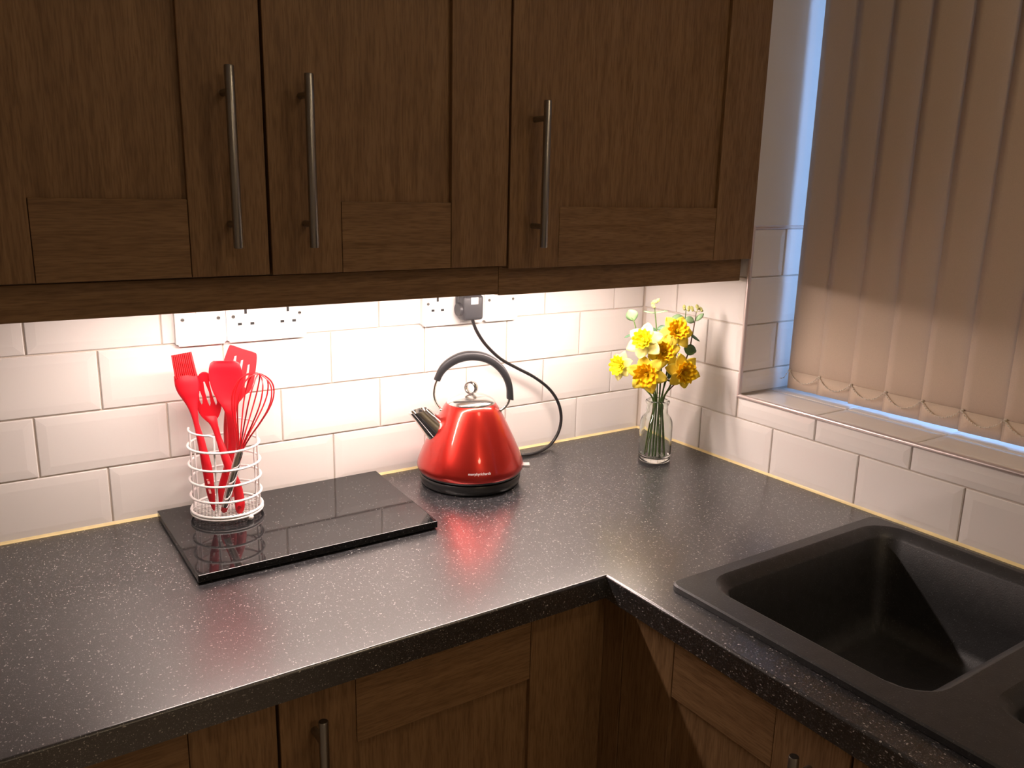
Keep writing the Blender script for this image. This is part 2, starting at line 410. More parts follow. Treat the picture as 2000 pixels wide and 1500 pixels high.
# ------------------------------------------------------------------ worktop
sx0, sx1, sy0, sy1 = -.525, -.050, -.690, -1.62       # cut-out under the sink
outer = [(-1.95, -.001), (-1.95, -.598), (-.601, -.598), (-.601, -2.2), (-.001, -2.2), (-.001, -.001)]
hole = [(sx0, sy0), (sx1, sy0), (sx1, sy1), (sx0, sy1)]
bm = bmesh.new()
plate(bm, [Vector((*p, -.038)) for p in outer], [[Vector((*p, -.038)) for p in hole]], Vector((0, 0, .038)))
bmesh.ops.recalc_face_normals(bm, faces=bm.faces)
es = [e for e in bm.edges if all(abs(v.co.z) < 1e-6 for v in e.verts) and (all(abs(v.co.y+.598) < 1e-5 for v in e.verts) or all(abs(v.co.x+.601) < 1e-5 for v in e.verts))]
bmesh.ops.bevel(bm, geom=es, offset=.0040, segments=5, profile=.5, affect='EDGES')
tag(bmobj('worktop', bm, 'worktop'), 'L-shaped black speckled laminate kitchen worktop', 'worktop')

# ------------------------------------------------------------------ cabinets
def door(parent, plane, a0, a1, z0, z1, st0, st1, rail, hpos, hz, axis):
    """shaker door. axis 'x': front faces -y at y=plane, runs a0..a1 in x; axis 'y': front faces -x at x=plane, runs a0 (far) .. a1 (near) in y"""
    def D(u0, u1, d0, d1, za, zb):     # u along door, d depth behind the front
        if axis == 'x': return (u0, u1, plane+d0, plane+d1, za, zb)
        return (plane+d0, plane+d1, min(u0, u1), max(u0, u1), za, zb)
    sg = 1 if a1 > a0 else -1
    hgrain = 'oak_x' if axis == 'x' else 'oak_y'
    pn = bx('door', D(a0+sg*(st0-.006), a1-sg*(st1-.006), .0085, .018, z0+rail-.006, z1-rail+.006), 'oak_v', parent)
    bx('stile', D(a0, a0+sg*(st0-.0004), 0, .02, z0, z1), 'oak_v', pn, bevel=.0011)
    bx('stile', D(a1-sg*(st1-.0004), a1, 0, .02, z0, z1), 'oak_v', pn, bevel=.0011)
    for za, zb in ((z0, z0+rail), (z1-rail, z1)):
        bx('rail', D(a0+sg*(st0+.0004), a1-sg*(st1+.0004), .0006, .02, za, zb), hgrain, pn, bevel=.0009)
    if hpos is not None:
        zb, zt, l0, l1 = hz; bm = bmesh.new(); off = .035
        q = (lambda d, z: Vector((hpos, plane-d, z))) if axis == 'x' else (lambda d, z: Vector((plane-d, hpos, z)))
        tube(bm, [q(off, zb), q(off, zb+.0012), q(off, zt-.0012), q(off, zt)], [.0056, .0064, .0064, .0056], 20)
        for zl in (l0, l1): tube(bm, [q(-.001, zl), q(off-.004, zl)], .0046, 12)
        h = bmobj('handle', bm, 'steel', pn, smooth=True); h['label'] = 'brushed steel bar handle'
YD = -.320; UB = .452
def wall_cabinet(x0, x1, zb, st0, st1, hx, hz, label):
    t = thing('wall_cabinet', ((x0+x1)/2, -.15, zb), label, 'cabinet', 'oak wall cabinets')
    bm = bmesh.new(); box(bm, x0, x1, -.299, -.0015, UB+.001, 1.17)
    bmobj('carcase', bm, 'carcase', t)
    door(t, YD, x0+.0018, x1-.0018, zb, 1.168, st0, st1, .1035, hx, hz, 'x')
wall_cabinet(-1.4180, -1.0162, .4555, .107, .106, -1.0700, (.496, .7285, .5265, .697), 'oak shaker wall cabinet above the red utensils and black board')
wall_cabinet(-1.0155, -.6135, .4545, .106, .107, -.9640, (.4945, .7275, .5268, .701), 'oak shaker wall cabinet between the other two wall cabinets')
wall_cabinet(-.6130, -.0010, .4495, .1045, .1135, -.5645, (.4865, .7220, .5208, .694), 'wide oak shaker wall cabinet next to the window, above the daffodils')
xj = ony(974, 560, -.30).x
for (xa, xb_, za, lab) in ((-1.95, xj-.0004, .4045, 'long oak light rail under the wall cabinets above the utensils'), (xj+.0004, -.0085, .4020, 'shorter oak light rail under the wide wall cabinet by the window')):
    tag(bx('light_rail', (xa, xb_, -.299, -.281, za, UB), 'oak_x', base=((xa+xb_)/2, -.29, za), bevel=.0012), lab, 'light rail', 'light rails')
# strip light under the cabinets
t = thing('under_cabinet_light', (-.70, -.222, .407), 'slim strip light fixed under the oak wall cabinets', 'light')
bx('housing', (-1.235, -.160, -.240, -.204, .4105, UB+.0008), 'housing', t, bevel=.002)
bx('diffuser', (-1.22, -.175, -.2335, -.2105, .4070, .4110), 'strip_glow', t)
# base cabinets
YB, XR = -.578, -.580
def base_cab(label, body, d):
    t = thing('base_cabinet', ((body[0]+body[1])/2, (body[2]+body[3])/2, -H+.15), label, 'cabinet', 'oak base cabinets')
    bm = bmesh.new(); x0, x1, y0, y1 = body; za, zb = -H+.15, (-.0385 if d[-1] == 'x' else -.19)
    box(bm, x0, x1, y0, y1, za, za+.018)
    if d[-1] == 'x': box(bm, x0, x0+.018, y0, y1, za+.018, zb); box(bm, x1-.018, x1, y0, y1, za+.018, zb); box(bm, x0+.018, x1-.018, y1-.01, y1, za+.018, zb)
    else: box(bm, x0, x1, y0, y0+.018, za+.018, zb); box(bm, x0, x1, y1-.018, y1, za+.018, zb); box(bm, x1-.01, x1, y0+.018, y1-.018, za+.018, zb)
    bmobj('carcase', bm, 'carcase', t); door(t, *d)
ZB0, ZT0 = -.755, -.0415
base_cab('oak base cabinet under the chopping board, left of the corner cabinet', (-1.62, -1.1155, -.557, -.01), (YB, -1.618, -1.1172, ZB0, ZT0, .105, .105, .105, None, None, 'x'))
base_cab('oak base cabinet under the kettle, beside the inside corner', (-1.1148, -.606, -.557, -.01), (YB, -1.1132, -.606, ZB0, ZT0, .103, .121, .107, -1.0690, (-.305, -.0715, -.27, -.105), 'x'))
base_cab('oak base cabinet below the black sink, beside the inside corner', (-.559, -.01, -1.0205, -.6215), (XR, -.6225, -1.0205, ZB0, ZT0, .108, .1075, .102, -.9695, (-.305, -.0745, -.27, -.106), 'y'))
base_cab('oak base cabinet below the small sink bowl', (-.559, -.01, -1.62, -1.0225), (XR, -1.0240, -1.62, ZB0, ZT0, .108, .108, .102, None, None, 'y'))
t = thing('corner_post', (-.59, -.60, -H+.15), 'oak corner post between the two runs of base cabinets', 'corner post')
bx('post_face', (-.6045, -.5805, -.5755, -.557, ZB0, -.0385), 'oak_v', t, bevel=.001)
bx('post_face', (-.5800, -.5590, -.6210, -.5575, ZB0, -.0385), 'oak_v', t, bevel=.001)
tag(bx('plinth', (-1.9, -.53, -.52, -.505, -H, -H+.149), 'oak_x', base=(-1.2, -.51, -H)), 'oak plinth board below the cabinets under the kettle', 'plinth')
tag(bx('plinth', (-.53, -.515, -2.0, -.522, -H, -H+.149), 'oak_y', base=(-.52, -1.2, -H)), 'oak plinth board below the cabinets under the sink', 'plinth')
# end panel that carries the far end of the sink run and the far left of the worktop
tag(bx('end_panel', (-1.642, -1.622, -.575, -.004, -H, -.0385), 'oak_v', base=(-1.63, -.3, -H)), 'oak end panel closing the row of cabinets under the utensils', 'panel')
tag(bx('end_panel', (-.575, -.004, -1.645, -1.625, -H, -.0385), 'oak_v', base=(-.3, -1.63, -H)), 'oak end panel closing the row of cabinets under the sink', 'panel')

# ceiling lamp over the sink side; the far one is an added, unseen fill
for lx, ly, lm, lab in ((-.36, -1.42, 'lamp_glow', 'round flush ceiling lamp near the sink'), (-1.00, -2.85, 'fill_glow_far', 'added unseen round fill lamp on the ceiling at the far side of the room')):
    t = thing('ceiling_lamp', (lx, ly, CEIL), lab, 'lamp', 'ceiling lamps')
    bm = bmesh.new(); lathe(bm, [(0, CEIL), (.17, CEIL), (.17, CEIL-.03), (.15, CEIL-.032), (0, CEIL-.032)], (lx, ly)); bmobj('lamp_base', bm, 'housing', t, smooth=True)
    bm = bmesh.new(); lathe(bm, [(.15, CEIL-.033), (.145, CEIL-.05), (.11, CEIL-.068), (.05, CEIL-.076), (0, CEIL-.078)], (lx, ly)); bmobj('diffuser', bm, lm, t, smooth=True)

# ------------------------------------------------------------------ sink
def rrect(xa, xb_, ya, yb, r, z, n=6):
    out = []
    for cx_, cy_, a0 in ((xb_-r, yb-r, 0), (xa+r, yb-r, 90), (xa+r, ya+r, 180), (xb_-r, ya+r, 270)):
        for k in range(n+1):
            a = math.radians(a0+90*k/n); out.append(Vector((cx_+r*math.cos(a), cy_+r*math.sin(a), z)))
    return out
t = thing('kitchen_sink', (-.29, -1.16, 0), 'black composite one and a half bowl sink set into the worktop', 'sink')
ZS = .0105
O = (-.5470, -.0330, -1.655, -.6790)
M_ = (-.506, -.046, -1.058, -.703); S_ = (-.450, -.086, -1.33, -1.096)
def bowl(name, q, r, depth, slope):
    bm = bmesh.new(); rg = []
    for ins, z, rr in ((0, ZS, r), (.003, ZS-.001, r), (.017, ZS-.012, r*.85), (.0195, ZS-.016, r*.85), (.023+slope*.5, -depth*.5, r*.8), (.026+slope, -depth+.03, r*.75), (.034+slope, -depth+.008, r*.7), (.055+slope, -depth, r*.6)):
        rg.append([bm.verts.new(v) for v in rrect(q[0]+ins, q[1]-ins, q[2]+ins, q[3]-ins, max(.01, rr-ins*.4), z)])
    for a, b in zip(rg, rg[1:]):
        n = len(a)
        for k in range(n): bm.faces.new((a[k], a[(k+1) % n], b[(k+1) % n], b[k]))
    bm.faces.new(rg[-1])
    o = bmobj(name, bm, 'sink_black', t, smooth=True, angle=50)
    cx_, cy_ = (q[0]+q[1])/2, (q[2]+q[3])/2
    bm = bmesh.new(); lathe(bm, [(.044, -depth+.0005), (.043, -depth+.003), (.034, -depth+.002), (.03, -depth-.004), (0, -depth-.004)], (cx_, cy_), 32)
    d = bmobj('drain', bm, 'steel', o, smooth=True)
bowl('main_bowl', M_, .055, .165, .012); bowl('small_bowl', S_, .045, .13, .008)
bm = bmesh.new()
oo = rrect(*O, .016, ZS-.002); o2 = rrect(O[0]+.003, O[1]-.003, O[2]+.003, O[3]-.003, .014, ZS); o0 = rrect(*O, .016, .0004)
ea = []; V2 = []
for lp in (o2, rrect(*M_, .055, ZS), rrect(*S_, .045, ZS)):
    a = [bm.verts.new(p) for p in lp]; V2.append(a)
    for k in range(len(a)): ea.append(bm.edges.new((a[k], a[(k+1) % len(a)])))
bmesh.ops.triangle_fill(bm, edges=ea, use_beauty=True)
v1 = [bm.verts.new(p) for p in oo]; v0 = [bm.verts.new(p) for p in o0]; n = len(v1)
for k in range(n):
    bm.faces.new((V2[0][k], V2[0][(k+1) % n], v1[(k+1) % n], v1[k])); bm.faces.new((v1[k], v1[(k+1) % n], v0[(k+1) % n], v0[k]))
bmobj('rim', bm, 'sink_black', t)

# ------------------------------------------------------------------ sockets
def socket(x0, wd, kind, label, plug_hole=None):
    z0, hh = .3030, .086; x1 = x0+wd; zc = z0+hh/2+.0035; xc = (x0+x1)/2
    t = thing(kind, (xc, 0, z0), label, 'socket', 'white wall sockets')
    bm = bmesh.new(); box(bm, x0, x1, -.0095, .0032, z0, z0+hh); es = [e for e in bm.edges if abs(e.verts[0].co.y-e.verts[1].co.y) > .01]
    bmesh.ops.bevel(bm, geom=es, offset=.004, segments=3, affect='EDGES'); bmobj('face_plate', bm, 'socket_white', t, bevel=.0018)
    for xs in (xc-.0302, xc+.0302) if wd < .1 else (xc-.0605, xc+.0605):
        bm = bmesh.new(); tube(bm, [Vector((xs, -.009, zc)), Vector((xs, -.0102, zc))], .0032, 12); s = bmobj('screw', bm, 'steel', t)
        bx('screw_slot', (xs-.0026, xs+.0026, -.0104, -.0098, zc-.0005, zc+.0005), 'slot_dark', s)
    if wd > .1:
        for xs in (xc-.0385, xc+.0385):
            for dx, dz, w2, h2 in ((-.0111, -.0138, .0034, .0022), (.0111, -.0138, .0034, .0022), (0, .0084, .0022, .0042)):
                bx('pin_hole', (xs+dx-w2, xs+dx+w2, -.0100, -.0088, zc+dz-h2, zc+dz+h2), 'slot_dark', t)
        for xs in (xc-.014, xc+.014): bx('rocker_switch', (xs-.006, xs+.006, -.0125, -.009, zc+.012, zc+.031), 'socket_white', t, bevel=.001)
    else: bx('rocker_switch', (xc-.008, xc+.008, -.0122, -.009, zc+.010, zc+.032), 'socket_white', t, bevel=.001)
socket(-1.0885, .086, 'switch_plate', 'white square single wall plate left of the double socket, above the pastry brush')
socket(-1.0020, .146, 'double_socket', 'white double wall socket with nothing plugged in, above the whisk')
socket(-.6120, .146, 'double_socket', 'white double wall socket with the grey plug in it')
socket(-.4655, .086, 'switch_plate', 'white square single wall plate right of the socket with the plug')

# ------------------------------------------------------------------ chopping board
BOARD = .0145
cs = [Vector((-1.141, -.0125, 0)), Vector((-.721, -.0095, 0)), Vector((-.7385, -.3045, 0)), Vector((-1.1415, -.3065, 0))]
bm = bmesh.new(); plate(bm, [c+Vector((0, 0, .0025)) for c in cs], [], Vector((0, 0, BOARD-.0025)))
t = thing('chopping_board', (-.935, -.16, 0), 'polished black granite chopping board under the utensil holder', 'chopping board')
bmobj('slab', bm, 'granite', t, bevel=.0008)
for fx, fy in ((-1.11, -.04), (-.76, -.04), (-.77, -.27), (-1.11, -.27)):
    bm = bmesh.new(); lathe(bm, [(0, 0), (.006, 0), (.006, .0027), (0, .0027)], (fx, fy), 12); bmobj('rubber_foot', bm, 'black_plastic', t)

# ------------------------------------------------------------------ kettle on its power base
KX, KY = -.5625, -.1205
K = Axis(KX, KY)
t = thing('kettle_power_base', (KX, KY, 0), 'round black power base under the red kettle, its cord plugged in', 'kettle base')
bm = bmesh.new(); lathe(bm, [(0, 0), (.094, 0), (.099, .003), (.1015, .010), (.1025, .018), (.1005, .0215), (.06, .0225), (0, .0225)], (KX, KY), 64); bmobj('base', bm, 'black_plastic', t, smooth=True)
cord = [K.loc(.092, .010, -.045), onz(1008, 890, .006), onz(1022, 889, .004), onz(1042, 886, .004), onz(1060, 879, .005), ony(1077, 866, -.026), ony(1091, 843, -.024), ony(1096, 815, -.022), ony(1090, 786, -.021), ony(1073, 760, -.021), ony(1044, 737, -.022), ony(1010, 719, -.024), ony(978, 701, -.028), ony(951, 676, -.034), ony(934, 652, -.037), ony(925, 632, -.038), ony(923, 620, -.038)]
cp = catmull(cord, 7); bm = bmesh.new(); tube(bm, cp, .0036, 10); bmobj('cord', bm, 'cord_black', t, smooth=True)
px = ony(923, 600, -.038).x; zb = .3145
bm = bmesh.new(); box(bm, px-.0245, px+.0245, -.0445, -.0150, zb, zb+.052, .007, 3); plug = bmobj('plug', bm, 'plug_grey', t, smooth=True, angle=50)
bm = bmesh.new(); box(bm, px-.0265, px+.0265, -.022, -.0096, zb+.010, zb+.056, .005, 2); bmobj('plug_back', bm, 'plug_grey', plug, smooth=True, angle=50)
bm = bmesh.new(); tube(bm, [Vector((px-.0245, -.026, zb+.022)), Vector((px-.029, -.026, zb+.022))], [.0155, .013], 20); bmobj('grip', bm, 'plug_grey', plug, smooth=True, angle=50)
bx('plug_label', (px-.0075, px+.0095, -.0450, -.0442, zb+.034, zb+.048), 'print_white', plug)
t = thing('kettle', (KX, KY, .0225), 'red metallic pyramid kettle with black arched handle and chrome lid', 'kettle')
prof = [(.098, .0235), (.1035, .0275), (.1068, .033), (.1080, .039), (.1065, .046), (.1015, .060), (.0945, .076), (.0850, .097), (.0745, .119), (.0640, .140), (.0545, .157), (.0500, .1635), (.0475, .165)]
bm = bmesh.new(); lathe(bm, prof, (KX, KY), 96); bmobj('body', bm, 'kettle_red', t, smooth=True)
bm = bmesh.new(); lathe(bm, [(0, .0228), (.0965, .0228), (.1030, .0255), (.1045, .0290), (.1030, .0300), (0, .0300)], (KX, KY), 96); bmobj('bottom_ring', bm, 'black_plastic', t, smooth=True)
bm = bmesh.new(); lathe(bm, [(.0480, .1635), (.0486, .1668), (.0470, .1692), (.0425, .1730), (.0340, .1770), (.022, .1798), (.010, .1812), (0, .1815)], (KX, KY), 64); lid = bmobj('lid', bm, 'chrome_soft', t, smooth=True, angle=60)
bm = bmesh.new()
rdir = (K.r*.88 + K.n*.47).normalized(); rz = Vector((0, 0, 1)); rn = rdir.cross(rz)
ro, ri, rw = .0132, .0096, .0058; ringc = Vector((KX, KY, .1945)); rings = []
for k in range(40):
    a = 2*PI*k/40; d = rdir*math.cos(a) + rz*math.sin(a)
    rings.append([bm.verts.new(ringc + d*rr + rn*s_) for rr, s_ in ((ro, -rw+.001), (ro, rw-.001), (ro-.0008, rw), (ri+.0006, rw), (ri, rw-.001), (ri, -rw+.001), (ri+.0006, -rw), (ro-.0008, -rw))])
for k in range(40):
    a, b = rings[k], rings[(k+1) % 40]
    for j in range(8): bm.faces.new((a[j], a[(j+1) % 8], b[(j+1) % 8], b[j]))
tube(bm, [Vector((KX, KY, .180)), Vector((KX, KY, .1826))], .0035, 10)
bmobj('lid_ring', bm, 'chrome', lid, smooth=True, angle=45)
# spout
SD = (-K.r*.97 + K.n*.24).normalized()
bm = bmesh.new(); sp0 = Vector((KX, KY, .112)) + SD*.068; tip = Vector((KX, KY, .1535)) + SD*.1065
side = SD.cross(Vector((0, 0, 1))).normalized(); T = (tip-sp0).normalized(); up = side.cross(T).normalized()
if up.z < 0: up = -up
rings = []; N_ = 28
for f, ra, rb in ((0, .0250, .0265), (.35, .0220, .0230), (.7, .0190, .0195), (1.0, .0165, .0180)):
    rings.append([bm.verts.new(sp0.lerp(tip, f) + side*math.cos(2*PI*k/N_)*ra + up*math.sin(2*PI*k/N_)*rb + T*(math.sin(2*PI*k/N_)*(-.010)*f)) for k in range(N_)])
rings.append([bm.verts.new(v.co*.86 + tip*.14 - T*.0005) for v in rings[-1]])
rings.append([bm.verts.new(v.co*.9 + (tip-T*.02)*.1 - T*.02) for v in rings[-1]])
for a, b in zip(rings, rings[1:]):
    for k in range(N_): bm.faces.new((a[k], a[(k+1) % N_], b[(k+1) % N_], b[k]))
bm.faces.new(rings[-1]); bmobj('spout', bm, 'chrome', t, smooth=True, angle=60)
# handle: wire arch with a broad black grip
HR = K.r
def hp(u, v): p = K.at(u, v); return p
arc_o = [hp(847, 739), hp(858, 716), hp(875, 700), hp(898, 689), hp(924, 686), hp(951, 691), hp(974, 705), hp(991, 725), hp(1001, 750), hp(1003.5, 780)]
arc_i = [hp(863, 745), hp(870, 731), hp(884, 718), hp(903, 709), hp(925, 706), hp(947, 710), hp(965, 721), hp(978, 737), hp(985, 756), hp(986, 776)]
ao = catmull(arc_o, 5); ai = catmull(arc_i, 5); bm = bmesh.new(); rings = []; hw = .0105; rd = .0022
for a, b in zip(ao, ai):
    d = (a-b).normalized(); b2 = b + d*.0035
    rings.append([bm.verts.new(q) for q in (a+K.n*(hw-rd)-d*.0006, a-d*rd*1.4+K.n*hw, b2+d*rd+K.n*hw, b2+K.n*(hw-rd), b2-K.n*(hw-rd), b2+d*rd-K.n*hw, a-d*rd*1.4-K.n*hw, a-K.n*(hw-rd)-d*.0006)])
for a, b in zip(rings, rings[1:]):
    for k in range(8): bm.faces.new((a[k], a[(k+1) % 8], b[(k+1) % 8], b[k]))
bm.faces.new(rings[0][::-1]); bm.faces.new(rings[-1])
grip = bmobj('handle', bm, 'handle_black', t, smooth=True, angle=50)
for pts in ([(856, 738), (850, 752), (847.5, 770), (851, 785), (857, 795), (863, 801)], [(994.5, 772), (994, 781), (990, 790), (984, 797), (977, 801)]):
    bm = bmesh.new(); tube(bm, catmull([hp(*q) for q in pts], 5), .0030, 12); bmobj('handle_wire', bm, 'chrome', t, smooth=True)
for a, z in ((-.0585, .1475), (.0585, .1475)):
    bm = bmesh.new(); c = K.loc(a, z); tube(bm, [c - K.r*.008*(1 if a > 0 else -1), c + K.r*.003*(1 if a > 0 else -1)], [.0062, .0052], 16); bmobj('handle_lug', bm, 'chrome', t, smooth=True, angle=50)
sw = [K.at(1014, 899, 0), K.at(1014, 908, 0)]
c0 = K.loc(.108, .0335)
bm = bmesh.new(); box(bm, -.010, .013, -.009, .009, -.0028, .0028, .0012, 2)
bmesh.ops.transform(bm, matrix=Matrix.Translation(c0) @ Matrix((K.r, -K.n, Vector((0, 0, 1)))).transposed().to_4x4(), verts=bm.verts)
bmobj('switch', bm, 'switch_grey', t, smooth=True, angle=40)
# lettering printed round the foot of the body
def lathe_r(z):
    for (r0, z0), (r1, z1) in zip(prof, prof[1:]):
        if z0 <= z <= z1: return r0+(r1-r0)*(z-z0)/(z1-z0)
    return prof[0][0]
cu = bpy.data.curves.new('lettering', 'FONT'); cu.body = 'morphyrichards'; cu.size = .0068; cu.align_x = 'CENTER'; cu.resolution_u = 3
tmp = bpy.data.objects.new('tmp', cu); COL.objects.link(tmp); dg = bpy.context.evaluated_depsgraph_get()
me = bpy.data.meshes.new_from_object(tmp.evaluated_get(dg)); bpy.data.objects.remove(tmp)
bm = bmesh.new(); bm.from_mesh(me); bpy.data.meshes.remove(me)
wid = max(v.co.x for v in bm.verts) - min(v.co.x for v in bm.verts); sc = .0440/wid
for v in bm.verts:
    zz = .0475 + v.co.y*1.0; rr = lathe_r(zz)+.00035; th = (.0185 + v.co.x*sc)/rr
    q = Vector((KX, KY, zz)) + (K.n*math.cos(th) + K.r*math.sin(th))*rr; v.co = q
o = bmobj('lettering', bm, 'print_white', t)

# ------------------------------------------------------------------ utensil holder
HX, HY, HRAD = -1.0375, -.0825, .0588
A = Axis(HX, HY)
t = thing('utensil_holder', (HX, HY, BOARD), 'white wire utensil holder on the black granite board', 'utensil holder')
def ring_pts(r, z, a0=0, a1=2*PI, n=48, closed=True):
    return [Vector((HX, HY, z)) + (A.r*math.cos(a0+(a1-a0)*k/(n if closed else n-1)) + A.n*math.sin(a0+(a1-a0)*k/(n if closed else n-1)))*r for k in range(n)]
for z in (.143, .1110, .0832, .0548):
    bm = bmesh.new(); tube(bm, ring_pts(HRAD, z), .0021, 8, closed=True); bmobj('hoop', bm, 'wire_white', t, smooth=True)
for z in (.0285, .0238):
    bm = bmesh.new(); tube(bm, ring_pts(HRAD+.0005, z), .0023, 8, closed=True); bmobj('base_hoop', bm, 'wire_white', t, smooth=True)
IR = HRAD-.0030
def ang(a): return Vector((HX, HY, 0)) + (A.r*math.cos(a) + A.n*math.sin(a))*IR
def arch(a0, a1, ztop):
    pts = [ang(a0)+Vector((0, 0, .026)), ang(a0)+Vector((0, 0, .08)), ang(a0)+Vector((0, 0, ztop-.008)), ang(a0)+Vector((0, 0, ztop-.003))]
    for k in range(9): pts.append(ang(a0+(a1-a0)*(.06+.88*k/8))+Vector((0, 0, ztop)))
    pts += [ang(a1)+Vector((0, 0, ztop-.003)), ang(a1)+Vector((0, 0, ztop-.008)), ang(a1)+Vector((0, 0, .08)), ang(a1)+Vector((0, 0, .026))]
    bm = bmesh.new(); tube(bm, catmull(pts, 3), .00175, 8); bmobj('upright', bm, 'wire_white', t, smooth=True)
arch(math.radians(192), math.radians(106), .172)
arch(math.radians(12), math.radians(-74), .172)
for a in (30, 62, -150, -118):
    bm = bmesh.new(); p = ang(math.radians(a)); tube(bm, [p+Vector((0, 0, .026)), p+Vector((0, 0, .143))], .0015, 6); 
    if a in (30, -150): bmobj('rod', bm, 'wire_white', t, smooth=True)
    else: bm.free()
bm = bmesh.new(); s2 = .0056
for ang_ in (PI/6, -PI/6):
    dx, dy = math.cos(ang_), math.sin(ang_); k = -12
    while k <= 12:
        off = k*s2; h2 = IR**2-off**2
        if h2 > 0:
            h = math.sqrt(h2); c = A.o + Vector((0, 0, .0258 + (.0006 if ang_ > 0 else -.0006))) + (A.r*(-dy) + A.n*dx)*off
            tube(bm, [c-(A.r*dx+A.n*dy)*h, c+(A.r*dx+A.n*dy)*h], .00085, 5)
        k += 1
bmobj('mesh_floor', bm, 'wire_white', t)
for a in (205, 52, -28, 125-360+0):
    bm = bmesh.new(); p = Vector((HX, HY, 0)) + (A.r*math.cos(math.radians(a)) + A.n*math.sin(math.radians(a)))*(HRAD-.001); ball(bm, p+Vector((0, 0, BOARD+.0060)), .0062, 16, 10)
    if a != 125-360: bmobj('ball_foot', bm, 'wire_white', t, smooth=True)
    else: bm.free()

# ------------------------------------------------------------------ utensils
def L3(u, v, d): return A.at(u, v, d)
def lofted(bm, lv, seg=18):
    loft(bm, [(L3(ul, v, d), L3(ur, v+dv, d), th, dish) for (ul, ur, v, dv, d, th, dish) in lv], A.n, seg)
def refine(lv, n=4):
    """smooth list of level tuples by catmull on each component"""
    out = []
    for i in range(len(lv)-1):
        g = lambda j: lv[max(0, min(len(lv)-1, j))]
        p0, p1, p2, p3 = g(i-1), g(i), g(i+1), g(i+2)
        for k in range(n):
            s = k/n; out.append(tuple(.5*((2*b) + (c-a)*s + (2*a-5*b+4*c-d)*s*s + (3*b-a-3*c+d)*s**3) for a, b, c, d in zip(p0, p1, p2, p3)))
    out.append(lv[-1]); return out
# basting brush
t = thing('basting_brush', L3(417, 996, .036), 'red silicone basting brush with ridged bristles, leaning left in the holder', 'brush', 'red kitchen utensils')
bm = bmesh.new()
lofted(bm, refine([(339.5, 384.5, 735, -6, .004, .011, 0), (340.5, 388, 746, -5, .005, .015, 0), (342.5, 390, 757, -4, .006, .016, 0), (348, 389.5, 769, -3, .008, .015, 0), (356, 387.5, 780, -2, .010, .012, 0), (366, 386.5, 795, -1, .013, .010, 0), (373, 387, 811, -1, .016, .0095, 0), (378.5, 389.5, 830, -1, .019, .010, 0), (384, 399, 857, -1, .022, .011, 0), (389, 406, 883, -1, .026, .012, 0), (394.5, 414.5, 915, -1, .030, .012, 0), (401, 419, 952, -1, .034, .011, 0), (407, 420.5, 975, -1, .036, .009, 0), (413, 420.5, 990, 0, .037, .006, 0), (417, 419.5, 997, 0, .037, .003, 0)]))
bmobj('handle', bm, 'silicone_red', t, smooth=True)
bm = bmesh.new()
for k in range(11):
    for row, s in ((-.0030, (k+.95)/11), (.0035, (k+.5)/11)):
        top = L3(334+s*38.5, 694.5-s*7.5, -.002+row); bot = L3(342+s*41.5, 740-s*7, .005+row)
        tube(bm, [bot, top.lerp(bot, .5), top], [.0016, .0015, .0014], 6)
bmobj('bristles', bm, 'silicone_deep', t)
bm = bmesh.new()
for (p0, p1) in (((403.2, 936), (406.0, 945)), ((405.6, 952), (408.8, 964))):
    a, b = L3(*p0, .0402), L3(*p1, .0430); e = (L3(408, 950, .04)-L3(403.5, 950, .04))
    for q in ((a, b),): bm.faces.new([bm.verts.new(x) for x in (a, a+e, b+e, b)])
bmobj('worn_print', bm, 'worn_print', t)
# slotted spoon
t = thing('slotted_spoon', L3(467, 1003, .043), 'red silicone slotted spoon behind the basting brush, handle end with hanging hole', 'spoon', 'red kitchen utensils')
d = -.004
out = catmull([L3(u, v, d) for u, v in ((383, 752), (385, 737), (392, 728), (401, 726), (410, 731), (420, 745), (429, 766), (433, 785), (431, 802), (425, 816), (412, 826), (401, 820), (389, 806), (383, 785))], 4, True)
holes = [[L3(u, v, d) for u, v in q] for q in (((397, 745), (399.5, 744.5), (408, 765), (411.5, 787), (410, 793), (406, 785), (400, 764)), ((388, 764), (390.5, 763), (395, 775), (396, 787), (394, 790), (390, 782)), ((408, 744), (410.5, 745), (420, 766), (424, 786), (422, 791), (418, 782), (412, 762)))]
bm = bmesh.new(); plate(bm, out, holes, A.n*.0035); bmobj('head', bm, 'silicone_red', t, bevel=.0009)
bm = bmesh.new()
lofted(bm, refine([(397, 424, 812, 0, d+.002, .005, 0), (404, 425, 822, 0, .0, .009, 0), (413, 427.5, 835, 0, .002, .010, 0), (421, 434, 857, 0, .006, .011, 0), (428.5, 445, 883, 0, .012, .012, 0), (439, 458, 915, 0, .018, .012, 0), (451, 471, 945, 0, .025, .011, 0), (457, 476.5, 968, 0, .031, .010, 0), (459, 478.5, 985, 0, .037, .008, 0), (460, 477, 995, 0, .040, .006, 0), (463.5, 473, 1002, 0, .042, .004, 0)]))
hd = bmobj('handle', bm, 'silicone_red', t, smooth=True)
bm = bmesh.new(); c = L3(467.5, 991, .0428); tube(bm, [c-A.n*.004, c+A.n*.0004], .0034, 14); bmobj('hanging_hole', bm, 'silicone_deep', hd)
